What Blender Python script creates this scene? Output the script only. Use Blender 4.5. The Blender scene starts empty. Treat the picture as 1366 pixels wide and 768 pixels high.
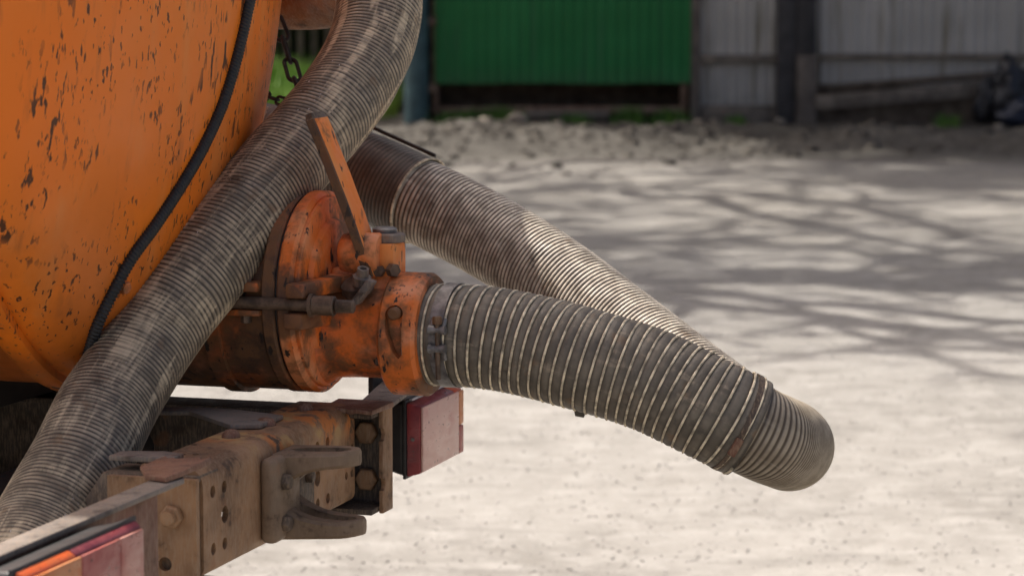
import bpy, bmesh, math, random
from mathutils import Vector, Matrix, noise
random.seed(7)
R = math.radians
sc = bpy.context.scene
COL = sc.collection

# ------------------------------------------------------------------ camera
IMG_W, IMG_H, FPX = 1366.0, 768.0, 3794.0
CAM_H = 1.5
PITCH = math.atan(426.0 / FPX)
cam = bpy.data.cameras.new('camera')
cam_o = bpy.data.objects.new('camera', cam)
COL.objects.link(cam_o)
cam_o.location = (0, 0, CAM_H)
cam_o.rotation_euler = (R(90) - PITCH, 0, 0)
cam.sensor_width = 36.0
cam.lens = 36.0 * FPX / IMG_W
cam.clip_start = 0.05
cam.clip_end = 600.0
cam.dof.use_dof = True
cam.dof.focus_distance = 3.78
cam.dof.aperture_fstop = 8.0
sc.camera = cam_o

# ------------------------------------------------------------------ sky, sun, exposure
SUN = Vector((-0.434, 0.304, 0.848)).normalized()      # direction towards the sun
EL = math.asin(SUN.z)
w = bpy.data.worlds.new('World'); sc.world = w; w.use_nodes = True
nt = w.node_tree; nt.nodes.clear()
sky = nt.nodes.new('ShaderNodeTexSky'); sky.sky_type = 'NISHITA'; sky.sun_disc = False
sky.sun_elevation = EL
sky.sun_rotation = math.atan2(SUN.x, SUN.y)
sky.air_density = 0.55; sky.dust_density = 8.0; sky.ozone_density = 0.5
bg = nt.nodes.new('ShaderNodeBackground'); bg.inputs[1].default_value = 0.14
wo = nt.nodes.new('ShaderNodeOutputWorld')
nt.links.new(sky.outputs[0], bg.inputs[0]); nt.links.new(bg.outputs[0], wo.inputs[0])
sl = bpy.data.lights.new('sun', 'SUN'); sl.energy = 4.3; sl.angle = R(0.8); sl.color = (1.0, 0.955, 0.89)
so = bpy.data.objects.new('sun', sl); COL.objects.link(so)
so.rotation_euler = (-SUN).to_track_quat('-Z', 'Y').to_euler()
so.location = (-8, 8, 14)
sc.view_settings.view_transform = 'Standard'; sc.view_settings.look = 'None'
sc.view_settings.gamma = 1.0; sc.view_settings.use_curve_mapping = False
sc.view_settings.exposure = 0.62
sc.cycles.use_denoising = True
sc.cycles.max_bounces = 8; sc.cycles.diffuse_bounces = 5

# ------------------------------------------------------------------ frames
cp, sp_ = math.cos(PITCH), math.sin(PITCH)
def ray(px, py):
    x, y = (px - 683) / FPX, (384 - py) / FPX
    return Vector((x, cp + y * sp_, -sp_ + y * cp))
def at(px, py, Y):                                   # point of the place seen at px,py at distance Y
    r = ray(px, py); return Vector((0, 0, CAM_H)) + r * (Y / r.y)
YAW = R(17)
O = at(553, 445, 3.8)                                # centre of the hose coupling; the truck's own frame: f rearward, l across, z up
FV = Vector((math.cos(YAW), -math.sin(YAW), 0)); LV = Vector((math.sin(YAW), math.cos(YAW), 0))
ZO = O.z
def W(f, l, z): return O + FV * f + LV * l + Vector((0, 0, z))
def loc(p):
    d = p - O; return Vector((d.dot(FV), d.dot(LV), d.z))
def onF(px, py, f0):
    r = ray(px, py); c = Vector((0, 0, CAM_H))
    t = (f0 - (c - O).dot(FV)) / r.dot(FV); return loc(c + r * t)

# ------------------------------------------------------------------ node helper
class Mat:
    def __init__(s, name, rough=0.6, metal=0.0, spec=0.5):
        s.m = bpy.data.materials.new(name); s.m.use_nodes = True
        s.t = s.m.node_tree; s.b = s.t.nodes['Principled BSDF']
        s.b.inputs['Roughness'].default_value = rough
        s.b.inputs['Metallic'].default_value = metal
        s.b.inputs['Specular IOR Level'].default_value = spec
        s.tc = s.t.nodes.new('ShaderNodeTexCoord')
    def n(s, t, **k):
        x = s.t.nodes.new(t)
        for a, v in k.items(): setattr(x, a, v)
        return x
    def L(s, a, b): s.t.links.new(a, b)
    def coord(s, which='Object', scale=(1, 1, 1), rot=(0, 0, 0)):
        mp = s.n('ShaderNodeMapping'); mp.inputs['Scale'].default_value = scale; mp.inputs['Rotation'].default_value = rot
        s.L(s.tc.outputs[which], mp.inputs['Vector']); return mp.outputs[0]
    def noise(s, scale, detail=4, rough=0.55, co=None, dist=0.0):
        x = s.n('ShaderNodeTexNoise'); x.inputs['Scale'].default_value = scale; x.inputs['Detail'].default_value = detail
        x.inputs['Roughness'].default_value = rough; x.inputs['Distortion'].default_value = dist
        s.L(co if co is not None else s.tc.outputs['Object'], x.inputs['Vector']); return x.outputs[0]
    def voro(s, scale, co=None, feature='F1', rnd=1.0):
        x = s.n('ShaderNodeTexVoronoi', feature=feature); x.inputs['Scale'].default_value = scale
        x.inputs['Randomness'].default_value = rnd
        s.L(co if co is not None else s.tc.outputs['Object'], x.inputs['Vector']); return x
    def ramp(s, f, a, b, va=0.0, vb=1.0):             # smooth step from a to b
        x = s.n('ShaderNodeMapRange', interpolation_type='SMOOTHSTEP'); x.clamp = True
        x.inputs[1].default_value = a; x.inputs[2].default_value = b; x.inputs[3].default_value = va; x.inputs[4].default_value = vb
        s.L(f, x.inputs[0]); return x.outputs[0]
    def math(s, op, a, b=0.0):
        x = s.n('ShaderNodeMath', operation=op)
        for i, v in enumerate((a, b)):
            if isinstance(v, (int, float)): x.inputs[i].default_value = v
            else: s.L(v, x.inputs[i])
        return x.outputs[0]
    def mix(s, f, a, b, mode='MIX'):
        x = s.n('ShaderNodeMix', data_type='RGBA', blend_type=mode)
        if isinstance(f, (int, float)): x.inputs[0].default_value = f
        else: s.L(f, x.inputs[0])
        for i, v in ((6, a), (7, b)):
            if isinstance(v, tuple): x.inputs[i].default_value = (*v, 1)
            else: s.L(v, x.inputs[i])
        return x.outputs[2]
    def attr(s, name):
        x = s.n('ShaderNodeAttribute', attribute_name=name); return x.outputs['Fac']
    def xyz(s, co=None):
        x = s.n('ShaderNodeSeparateXYZ'); s.L(co if co is not None else s.tc.outputs['Object'], x.inputs[0]); return x.outputs
    def col(s, c):
        if isinstance(c, tuple): s.b.inputs['Base Color'].default_value = (*c, 1)
        else: s.L(c, s.b.inputs['Base Color'])
        return s
    def rough(s, r): s.L(r, s.b.inputs['Roughness']); return s
    def bump(s, h, strength=0.4, dist=0.002):
        x = s.n('ShaderNodeBump'); x.inputs['Strength'].default_value = strength; x.inputs['Distance'].default_value = dist
        s.L(h, x.inputs['Height']); s.L(x.outputs[0], s.b.inputs['Normal']); return s

def m_tank():
    k = Mat('tank_paint', 0.4, spec=.35)
    big = k.noise(2.2, 3); mid = k.noise(9, 5)
    c = k.mix(k.ramp(big, .35, .7), (.86, .195, .009), (.80, .222, .022))
    c = k.mix(k.ramp(k.noise(1.0, 4, co=k.coord(scale=(14, 14, 2.2), rot=(R(-30), 0, 0))), .52, .75, 0, .5), c, (.74, .32, .10))
    c = k.mix(k.ramp(k.noise(1.0, 6, co=k.coord(scale=(30, 30, 4), rot=(R(-30), 0, 0))), .56, .75, 0, .6), c, (.36, .10, .02))
    z = k.xyz()[2]
    low = k.ramp(z, ZO + .34, ZO - .04)
    dirt = k.math('MULTIPLY', low, k.ramp(mid, .25, .65))
    c = k.mix(k.math('MULTIPLY', dirt, .55), c, (.24, .070, .016))
    # chipped pits, longer along the fall of the head
    zone = k.math('MAXIMUM', k.ramp(k.noise(4.2, 3, .6), .50, .60), k.ramp(k.noise(2.6, 2, co=k.coord(scale=(1, 2.6, .7), rot=(R(25), 0, 0))), .56, .66, 0, 1))
    pn = k.noise(1.0, 3, .6, co=k.coord(scale=(78, 78, 20), rot=(R(-38), 0, 0)))
    pit1 = k.math('MULTIPLY', k.ramp(pn, .570, .63), zone)
    pn2 = k.noise(1.0, 2, .6, co=k.coord(scale=(130, 130, 50), rot=(R(-38), 0, 0)))
    pit2 = k.math('MULTIPLY', k.ramp(pn2, .60, .655), k.ramp(k.noise(5, 2), .42, .56))
    rust = k.math('MAXIMUM', pit1, pit2)
    halo = k.math('MULTIPLY', k.ramp(pn, .55, .64, 0, .55), zone)
    c = k.mix(halo, c, (.20, .06, .015))
    c = k.mix(k.math('MULTIPLY', rust, .93), c, (.060, .024, .010))
    k.col(c); k.rough(k.ramp(mid, .3, .7, .32, .52))
    k.bump(k.math('ADD', k.math('MULTIPLY', rust, -1.0), k.math('ADD', k.math('MULTIPLY', mid, .25), k.math('MULTIPLY', k.noise(3.5, 2), 3.0))), .4, .002)
    return k.m
def m_worn(name, base=(.56, .155, .03), grime=.5, light=(.60, .24, .11)):
    k = Mat(name, 0.6)
    n1 = k.noise(9, 5, .6); n2 = k.noise(34, 6, .65); n3 = k.noise(120, 3)
    c = k.mix(k.ramp(k.noise(14, 4), .45, .65), base, light)
    g = k.ramp(k.math('ADD', k.math('MULTIPLY', n1, .65), k.math('MULTIPLY', n2, .35)), .62 - grime * .26, .70 - grime * .20)
    c = k.mix(k.math('MULTIPLY', g, .93), c, k.mix(k.ramp(n2, .4, .6), (.060, .034, .018), (.150, .074, .030)))
    c = k.mix(k.ramp(k.noise(1, 4, .6, co=k.coord(scale=(70, 70, 22))), .60, .66), c, (.028, .018, .012))
    k.col(c); k.rough(k.ramp(n2, .3, .7, .45, .8)); k.bump(k.math('ADD', n2, k.math('MULTIPLY', n3, .4)), .45, .0018)
    return k.m
def m_rust(name, streak=.38, a=(.14, .070, .030), b=(.37, .205, .10), paint=0.0, dark=1.0):
    k = Mat(name, 0.72)
    n1 = k.noise(8, 5, .6); n2 = k.noise(45, 5, .65)
    st = k.noise(1, 4, .6, co=k.coord(scale=(330, 330, 60)))
    c = k.mix(k.ramp(n1, .35, .68), tuple(v * dark for v in a), tuple(v * dark for v in b))
    c = k.mix(k.ramp(st, .42, .66, 0, streak), c, tuple(v * dark for v in (.36, .255, .16)))
    c = k.mix(k.math('MULTIPLY', k.ramp(n2, .53, .66, 0, .8), k.ramp(n1, .62, .42)), c, tuple(v * dark for v in (.055, .036, .024)))
    c = k.mix(k.ramp(k.noise(20, 4), .60, .72, 0, .5), c, tuple(v * dark for v in (.27, .115, .045)))
    if paint:
        zz_ = k.xyz()
        pz = k.math('MULTIPLY', k.math('MULTIPLY', k.ramp(k.noise(11, 4), .48 - paint * .1, .56), k.ramp(n2, .62, .5)), k.math('MULTIPLY', k.ramp(zz_[2], ZO - .150, ZO - .112), k.ramp(zz_[1], -.40, -.34)))
        c = k.mix(pz, c, k.mix(k.ramp(k.noise(16, 2), .45, .6), (.50, .17, .04), (.42, .26, .10)))
    k.col(c); k.rough(k.ramp(n2, .3, .7, .55, .85)); k.bump(k.math('ADD', n2, k.math('MULTIPLY', st, .5)), .5, .0016)
    return k.m
def m_plain(name, c, rough=.6, metal=0., var=.35, scale=30, bump=.2):
    k = Mat(name, rough, metal)
    n = k.noise(scale, 5, .6)
    k.col(k.mix(k.ramp(n, .3, .7), tuple(v * (1 - var) for v in c), tuple(min(1, v * (1 + var)) for v in c)))
    k.bump(n, bump, .001); return k.m
def m_hose(name, crest, groove, dirt, amount=.5, spec=False, gloss=.55):
    k = Mat(name, gloss)
    rib = k.attr('rib')
    fade = k.ramp(k.noise(1, 4, .6, co=k.coord('UV', (35, 35, 1))), .35, .65, .35, 1)
    c = k.mix(k.math('MULTIPLY', k.ramp(rib, .2, .9), fade), groove, crest)
    scuff = k.noise(1, 5, .65, co=k.coord('UV', (9 if not spec else 5, 50, 1)))
    cross = k.noise(1, 3, .6, co=k.coord('UV', (170, 12, 1)))
    blot = k.noise(1, 6, .7, co=k.coord('UV', (17, 19, 1)))
    wear = k.ramp(k.math('ADD', k.math('MULTIPLY', scuff, .45), k.math('ADD', k.math('MULTIPLY', blot, .35), k.math('MULTIPLY', cross, .2))), .60 - amount * .16, .68 - amount * .08)
    wear = k.math('MULTIPLY', wear, k.ramp(rib, .05, .6, .45, 1))
    c = k.mix(k.math('MULTIPLY', wear, .8), c, dirt)
    if spec: c = k.mix(k.math('MULTIPLY', k.ramp(k.noise(1, 3, .55, co=k.coord('UV', (4, 40, 1))), .55, .64, 0, .8), k.ramp(cross, .38, .58, .15, 1)), c, dirt)
    c = k.mix(k.ramp(blot, .42, .30, 0, .8), c, tuple(v * .5 for v in groove))
    c = k.mix(k.ramp(k.noise(1, 3, co=k.coord('UV', (30, 30, 1))), .60, .72, 0, .45), c, (.20, .115, .055))
    if not spec and gloss == .5:                       # stretch by the clamp painted brown to stand in for its shade
        u_ = k.xyz(k.tc.outputs['UV'])[0]
        c = k.mix(k.ramp(u_, .34, .20, 0, .72), c, k.mix(k.ramp(rib, .2, .9), (.065, .048, .030), (.21, .165, .105)))
    if spec:
        v = k.noise(1, 2, .7, co=k.coord('UV', (120, 160, 1)))
        z = k.noise(1, 2, co=k.coord('UV', (6, 7, 1)))
        c = k.mix(k.math('MULTIPLY', k.ramp(v, .67, .73), k.ramp(z, .52, .62)), c, (.62, .60, .56))
    k.col(c); k.rough(k.ramp(blot, .3, .7, gloss - .1, gloss + .2))
    k.bump(k.math('ADD', k.noise(1, 4, .6, co=k.coord('UV', (400, 400, 1))), scuff), .25, .0008)
    return k.m

M = {}
M['tank'] = m_tank()
M['valve'] = m_worn('valve_paint', base=(.76, .175, .020), grime=.66, light=(.74, .27, .10))
M['valve_dirty'] = m_worn('valve_paint_grimy', base=(.36, .10, .025), grime=.88, light=(.30, .12, .05))
M['lever'] = m_worn('lever_paint', base=(.86, .22, .024), grime=.25, light=(.80, .27, .06))
M['rust'] = m_rust('beam_rust', paint=.0)
M['cast'] = m_rust('cast_rust', .1, a=(.15, .098, .058), b=(.25, .170, .105))
M['rust_paint'] = m_rust('beam_rust_with_paint', paint=.12)
M['rust_dark'] = m_rust('frame_rust', a=(.07, .048, .032), b=(.14, .10, .068))
M['rail'] = m_rust('rail_rust', a=(.05, .034, .022), b=(.09, .065, .045), dark=.8)
M['rust_grey'] = m_rust('grey_rust', a=(.12, .10, .085), b=(.21, .175, .145))
M['rust_red'] = m_rust('red_rust', a=(.13, .055, .03), b=(.22, .10, .06))
M['steel'] = m_plain('grimy_bolt_steel', (.12, .078, .05), .6, .2, .5, 60, .4)
M['zinc'] = m_plain('dull_zinc', (.20, .19, .18), .5, .45, .45, 60, .4)
M['black_steel'] = m_plain('black_chassis', (.022, .018, .015), .75, 0, .4, 25, .4)
M['black_plastic'] = m_plain('black_plastic', (.022, .021, .021), .5, 0, .35, 40, .15)
M['conduit'] = m_plain('black_conduit', (.016, .016, .017), .55, 0, .3, 90, .1)
M['rubber'] = m_plain('tyre_rubber', (.03, .03, .03), .8, 0, .3, 30, .3)
M['hose_upper'] = m_hose('worn_grey_hose', (.41, .33, .225), (.066, .052, .036), (.70, .57, .38), .64, True)
M['hose_rear'] = m_hose('beige_hose', (.74, .655, .52), (.11, .076, .047), (.78, .71, .59), .38, False, .5)
M['hose_sleeve'] = m_hose('sleeve_grey', (.17, .15, .12), (.06, .052, .042), (.28, .24, .18), .3)
M['hose_coarse'] = m_hose('coarse_dark_hose', (.185, .157, .116), (.072, .060, .044), (.38, .31, .22), .46)
M['hose_rib'] = m_plain('pale_hose_rib', (.64, .54, .38), .7, 0, .6, 70, .4)
# lamp plastics
def m_lens(name, c, fade, amt):
    k = Mat(name, .32)
    n = k.noise(26, 4, .6); s = k.noise(1, 4, .6, co=k.coord(scale=(30, 30, 90)))
    d = k.mix(k.ramp(n, .5 - amt * .35, .72 - amt * .35), c, fade)
    d = k.mix(k.ramp(k.noise(120, 3), .66, .72), d, (.06, .03, .025))
    k.col(d); k.rough(k.ramp(s, .3, .7, .25, .55)); wv = k.n('ShaderNodeTexWave'); wv.inputs['Scale'].default_value = 55; wv.bands_direction = 'Y'; k.L(k.tc.outputs['Object'], wv.inputs['Vector'])
    k.bump(k.math('ADD', k.math('MULTIPLY', n, .4), wv.outputs['Fac']), .22, .0008); return k.m
M['lens_red'] = m_lens('lens_red', (.16, .007, .012), (.26, .03, .032), .35)
M['lens_pink'] = m_lens('lens_faded', (.40, .125, .10), (.50, .235, .185), .6)
M['lens_far'] = m_lens('lens_far_faded', (.62, .32, .27), (.70, .45, .38), .6)
M['lens_rose'] = m_lens('lens_rose', (.34, .07, .06), (.42, .135, .11), .5)
M['lens_plum'] = m_lens('lens_plum', (.13, .016, .026), (.22, .045, .05), .4)
M['lens_amber'] = m_lens('lens_amber', (.56, .14, .03), (.58, .24, .10), .45)
M['lens_orange'] = m_lens('lens_orange', (.62, .10, .02), (.50, .11, .03), .3)
M['glint_tag_white'] = m_lens('glint_and_tag_white', (.66, .64, .62), (.5, .47, .45), .4)

# ------------------------------------------------------------------ mesh helpers
class MB:
    def __init__(s): s.v = []; s.f = []
    def add(s, vs, fs):
        o = len(s.v); s.v += [Vector(p) for p in vs]; s.f += [tuple(i + o for i in q) for q in fs]; return s
    def box(s, x0, x1, y0, y1, z0, z1):
        return s.add([(x, y, z) for z in (z0, z1) for y in (y0, y1) for x in (x0, x1)],
                     [(0, 2, 3, 1), (4, 5, 7, 6), (0, 1, 5, 4), (2, 6, 7, 3), (0, 4, 6, 2), (1, 3, 7, 5)])
    def hexa(s, p):                                    # 8 corners: bottom ring of 4, top ring of 4
        return s.add(p, [(3, 2, 1, 0), (4, 5, 6, 7), (0, 1, 5, 4), (1, 2, 6, 5), (2, 3, 7, 6), (3, 0, 4, 7)])
    def prism(s, poly, d0, d1, axis='y'):              # poly in the two other axes
        mk = {'x': lambda a, b, d: (d, a, b), 'y': lambda a, b, d: (a, d, b), 'z': lambda a, b, d: (a, b, d)}[axis]
        n = len(poly); vs = [mk(a, b, d0) for a, b in poly] + [mk(a, b, d1) for a, b in poly]
        return s.add(vs, [tuple(range(n - 1, -1, -1)), tuple(range(n, 2 * n))] + [(i, (i + 1) % n, n + (i + 1) % n, n + i) for i in range(n)])
    def loft(s, rings, cap=True, closed=False):
        o = len(s.v); n = len(rings[0]); fs = []
        for r in rings: s.v += [Vector(p) for p in r]
        m = len(rings)
        for i in range(m if closed else m - 1):
            j = (i + 1) % m
            for k in range(n):
                a, b = o + i * n + k, o + i * n + (k + 1) % n
                c, d = o + j * n + (k + 1) % n, o + j * n + k
                fs.append((a, b, c, d))
        if cap and not closed:
            fs.append(tuple(o + k for k in range(n - 1, -1, -1))); fs.append(tuple(o + (m - 1) * n + k for k in range(n)))
        s.f += fs; return s
    def lathe(s, prof, c, axis, n=48, cap=True):       # prof: (t along axis, radius)
        ax = Vector(axis).normalized(); u = ax.orthogonal().normalized(); v = ax.cross(u); c = Vector(c)
        return s.loft([[c + ax * t + (u * math.cos(2 * math.pi * k / n) + v * math.sin(2 * math.pi * k / n)) * r for k in range(n)] for t, r in prof], cap)
    def cyl(s, a, b, r, n=24, r2=None):
        a, b = Vector(a), Vector(b); d = b - a
        return s.lathe([(0, r), (d.length, r if r2 is None else r2)], a, d, n)
    def tube(s, pts, r, n=8, cap=True, up=None):
        pts = [Vector(p) for p in pts]; rings = []
        u = None
        for i, p in enumerate(pts):
            t = (pts[min(i + 1, len(pts) - 1)] - pts[max(i - 1, 0)]).normalized()
            u = (t.orthogonal() if u is None else u - t * u.dot(t)).normalized(); v = t.cross(u)
            rr = r(i / (len(pts) - 1)) if callable(r) else r
            rings.append([p + (u * math.cos(2 * math.pi * k / n) + v * math.sin(2 * math.pi * k / n)) * rr for k in range(n)])
        return s.loft(rings, cap)
    def torus(s, c, axis, Rr, r, n=32, m=8, stretch=(1, 1), u=None):
        ax = Vector(axis).normalized(); u = (Vector(u) if u else ax.orthogonal()).normalized(); v = ax.cross(u); c = Vector(c); rings = []
        for i in range(n):
            a = 2 * math.pi * i / n
            d = u * math.cos(a) + v * math.sin(a)
            p = c + u * math.cos(a) * Rr * stretch[0] + v * math.sin(a) * Rr * stretch[1]
            rings.append([p + (d * math.cos(2 * math.pi * k / m) + ax * math.sin(2 * math.pi * k / m)) * r for k in range(m)])
        return s.loft(rings, False, True)
    def hexn(s, c, axis, r, h, twist=0.3, n=6):
        ax = Vector(axis).normalized(); u = ax.orthogonal().normalized(); v = ax.cross(u); c = Vector(c)
        ring = lambda t, q: [c + ax * t + (u * math.cos(twist + 2 * math.pi * k / n) + v * math.sin(twist + 2 * math.pi * k / n)) * q for k in range(n)]
        return s.loft([ring(0, r), ring(h * .8, r), ring(h, r * .86)])
    def mesh(s, name, off=(0, 0, 0)):
        me = bpy.data.meshes.new(name); o = Vector(off)
        me.from_pydata([tuple(p + o) for p in s.v], [], s.f); me.update()
        bm = bmesh.new(); bm.from_mesh(me)
        bmesh.ops.recalc_face_normals(bm, faces=bm.faces); bm.to_mesh(me); bm.free()
        return me

def finish(me, mat, bevel=0.0, seg=2, smooth=40, rough=0.0, rscale=30):
    if bevel:
        bm = bmesh.new(); bm.from_mesh(me)
        bmesh.ops.remove_doubles(bm, verts=bm.verts, dist=1e-6)
        es = [e for e in bm.edges if len(e.link_faces) == 2 and e.calc_face_angle(0) > R(30)]
        bmesh.ops.bevel(bm, geom=es, offset=bevel, segments=seg, profile=.5, affect='EDGES', clamp_overlap=True)
        bm.to_mesh(me); bm.free()
    if rough:
        for v in me.vertices:
            q = noise.noise_vector(v.co * rscale); v.co += q * rough
    me.shade_smooth(); me.set_sharp_from_angle(angle=R(smooth))
    me.materials.clear()
    for m in (mat if isinstance(mat, (list, tuple)) else [mat]): me.materials.append(m)
    return me
def link(name, me, parent=None):
    o = bpy.data.objects.new(name, me); COL.objects.link(o)
    if parent: o.parent = parent
    return o
def boolean(me, cutter):
    a = bpy.data.objects.new('tmp', me); b = bpy.data.objects.new('tmp_cut', cutter)
    COL.objects.link(a); COL.objects.link(b)
    md = a.modifiers.new('b', 'BOOLEAN'); md.operation = 'DIFFERENCE'; md.object = b; md.solver = 'EXACT'
    dg = bpy.context.evaluated_depsgraph_get(); dg.update()
    res = bpy.data.meshes.new_from_object(a.evaluated_get(dg))
    bpy.data.objects.remove(a); bpy.data.objects.remove(b)
    return res
def tag(o, label=None, cat=None, group=None, kind=None):
    for k_, v_ in (('label', label), ('category', cat), ('group', group), ('kind', kind)):
        if v_: o[k_] = v_
    return o
def empty(name, l=(0, 0, 0), rz=0.0):
    o = bpy.data.objects.new(name, None); COL.objects.link(o); o.location = l; o.rotation_euler = (0, 0, rz); o.empty_display_size = .2; return o

def spline(pts, step):
    P = [Vector(p) for p in pts]; P = [P[0] * 2 - P[1]] + P + [P[-1] * 2 - P[-2]]
    dense = []
    for i in range(1, len(P) - 2):
        a, b, c, d = P[i - 1:i + 3]
        for k in range(60):
            t = k / 60
            dense.append(.5 * ((2 * b) + (c - a) * t + (2 * a - 5 * b + 4 * c - d) * t * t + (3 * b - a - 3 * c + d) * t ** 3))
    dense.append(P[-2])
    # smooth, then resample by length
    for _ in range(25):
        dense = [dense[0]] + [(dense[i - 1] + dense[i] * 2 + dense[i + 1]) / 4 for i in range(1, len(dense) - 1)] + [dense[-1]]
    s = [0.0]
    for i in range(1, len(dense)): s.append(s[-1] + (dense[i] - dense[i - 1]).length)
    n = max(2, int(s[-1] / step)); out = []; j = 0
    for k in range(n + 1):
        q = s[-1] * k / n
        while j < len(s) - 2 and s[j + 1] < q: j += 1
        t = (q - s[j]) / max(1e-9, s[j + 1] - s[j]); out.append(dense[j].lerp(dense[j + 1], min(1, max(0, t))))
    return out, s[-1]
def frames(path):
    fr = []; u = None
    for i, p in enumerate(path):
        t = (path[min(i + 1, len(path) - 1)] - path[max(i - 1, 0)]).normalized()
        u = (t.orthogonal() if u is None else u - t * u.dot(t)).normalized(); fr.append((p, t, u, t.cross(u)))
    return fr
def hose_mesh(name, pts, r, pitch, amp, mat, segs=56, per=6, shape=0.0, wall=.006, rfun=None, dent=.0006, jit=0.0, tight=None):
    """One ribbed hose: helical corrugation, open ends with wall thickness. uv = (metres along, metres around); rib = 0 groove .. 1 crest."""
    path, length = spline(pts, pitch / per); fr = frames(path)
    vs, fs, ribv, uv = [], [], [], []
    step = length / (len(path) - 1)
    for i, (p, t, u, v) in enumerate(fr):
        s_ = i * step; r0 = r if rfun is None else rfun(s_ / length) * r
        for k in range(segs):
            a = 2 * math.pi * k / segs; ph = ((s_ if tight is None or s_ > tight[0] else tight[0] + (s_ - tight[0]) / tight[1]) / pitch + k / segs + jit * noise.noise(Vector((s_ * 38, math.cos(a) * .8, math.sin(a) * .8)))) % 1.0
            x = .5 + .5 * math.cos(2 * math.pi * ph)
            x = x ** .6 if shape >= 0 else 1 - (1 - x) ** .35
            d = u * math.cos(a) + v * math.sin(a)
            q = noise.noise(p * 14 + d * 1.3) * dent + noise.noise(p * 5 + d * .7) * dent * 2.0
            vs.append(p + d * (r0 + amp * (x - 1) + q)); ribv.append(x); uv.append((s_, a * r))
    n = len(fr)
    for i in range(n - 1):
        for k in range(segs):
            fs.append((i * segs + k, i * segs + (k + 1) % segs, (i + 1) * segs + (k + 1) % segs, (i + 1) * segs + k))
    for end, i in ((0, 0), (1, n - 1)):                # rim and inner wall
        p, t, u, v = fr[i]; sg = 1 if end == 0 else -1; base = i * segs; prev = base
        for dep, rr in ((0.0, r - amp - wall), (.08, r - amp - wall)):
            o = len(vs)
            for k in range(segs):
                a = 2 * math.pi * k / segs
                vs.append(p + t * dep * sg + (u * math.cos(a) + v * math.sin(a)) * rr); ribv.append(.3); uv.append((i * step + dep, a * r))
            for k in range(segs): fs.append((prev + k, prev + (k + 1) % segs, o + (k + 1) % segs, o + k))
            prev = o
    me = bpy.data.meshes.new(name); me.from_pydata([tuple(q) for q in vs], [], fs); me.update()
    at_ = me.attributes.new('rib', 'FLOAT', 'POINT'); at_.data.foreach_set('value', ribv)
    ul = me.uv_layers.new(name='uv'); d = [0.0] * (2 * len(me.loops))
    for i, l in enumerate(me.loops):
        a, b = uv[l.vertex_index]; d[2 * i] = a; d[2 * i + 1] = b
    ul.data.foreach_set('uv', d)
    bm = bmesh.new(); bm.from_mesh(me); bmesh.ops.recalc_face_normals(bm, faces=bm.faces); bm.to_mesh(me); bm.free()
    me.shade_smooth(); me.materials.append(mat); return me, path, fr
def helix_mesh(name, pts, r, pitch, wr, mat, seg=40, phase=0.0):
    path, length = spline(pts, pitch / 8); fr = frames(path); step = length / (len(path) - 1)
    turns = int(length / pitch); P = []
    for j in range(turns * seg + 1):
        s_ = min(length, j / seg * pitch); x = s_ / step; i = min(int(x), len(fr) - 2); t = x - i
        p = fr[i][0].lerp(fr[i + 1][0], t); u = fr[i][2].lerp(fr[i + 1][2], t).normalized(); v = fr[i][3].lerp(fr[i + 1][3], t).normalized()
        a = -2 * math.pi * (j / seg) + phase
        d = u * math.cos(a) + v * math.sin(a)
        P.append(p + d * (r + noise.noise(p * 90 + d * 3) * .0005))
    mb = MB().tube(P, lambda q: wr * (1 + .25 * noise.noise(Vector((q * 900, 0, 0)))), 6)
    return finish(mb.mesh(name), mat, smooth=80)

# ================================================================== the ground
FENCE_Y = 27.7
def ground_h(x, y):
    h = .012 * noise.noise(Vector((x * .9, y * .9, 0))) + .03 * noise.noise(Vector((x * .2, y * .2, 4)))
    h += .006 * noise.noise(Vector((x * 4.3, y * 4.3, 1)))
    k = max(0.0, min(1.0, (y - 10.5) / 3.0))            # rougher, trodden earth farther back
    h += k * (.025 * noise.noise(Vector((x * 1.7, y * 1.3, 9))) + .012 * noise.noise(Vector((x * 5, y * 5, 2))))
    m = math.exp(-((y - 24.6) / 1.5) ** 2)              # low spoil heaps along the fence
    h += m * .20 * max(0, noise.noise(Vector((x * .8, y * .5, 3))) + .35 + .35 * math.exp(-((x + .3) / 1.2) ** 2))
    h += m * (.06 * noise.noise(Vector((x * 4, y * 4, 7))) + .035 * noise.noise(Vector((x * 9, y * 9, 5))))
    return h
def lines(a, b, fine0, fine1, step, coarse):
    out = [a]; v = a
    while v < b - 1e-6:
        d = 0 if fine0 <= v <= fine1 else min(abs(v - fine0), abs(v - fine1))
        v = min(b, v + min(coarse, step + d * .25)); out.append(v)
    return out
xs = lines(-160, 160, -6, 7, .07, 25); ys = lines(-60, 260, 6.5, 29, .085, 25)
gv = [(x, y, ground_h(x, y) if -20 < x < 20 and 0 < y < 40 else 0.0) for y in ys for x in xs]
nx = len(xs)
gf = [(j * nx + i, j * nx + i + 1, (j + 1) * nx + i + 1, (j + 1) * nx + i) for j in range(len(ys) - 1) for i in range(nx - 1)]
gm = bpy.data.meshes.new('ground'); gm.from_pydata(gv, [], gf); gm.update(); gm.shade_smooth()
k = Mat('dry_sandy_ground', .9, spec=.2)
n1 = k.noise(.8, 4); n2 = k.noise(7, 6, .65); n3 = k.noise(45, 5, .7); n4 = k.noise(2.2, 5, .6, co=k.coord(scale=(.45, 1.6, 1)))
c = k.mix(k.ramp(n1, .35, .65), (.210, .197, .177), (.258, .243, .220))
c = k.mix(k.ramp(n2, .42, .68, 0, .8), c, (.308, .292, .267))
c = k.mix(k.ramp(n4, .53, .66, 0, .6), c, (.165, .154, .138))
c = k.mix(k.ramp(n3, .54, .72, 0, .35), c, (.132, .122, .107))
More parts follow.
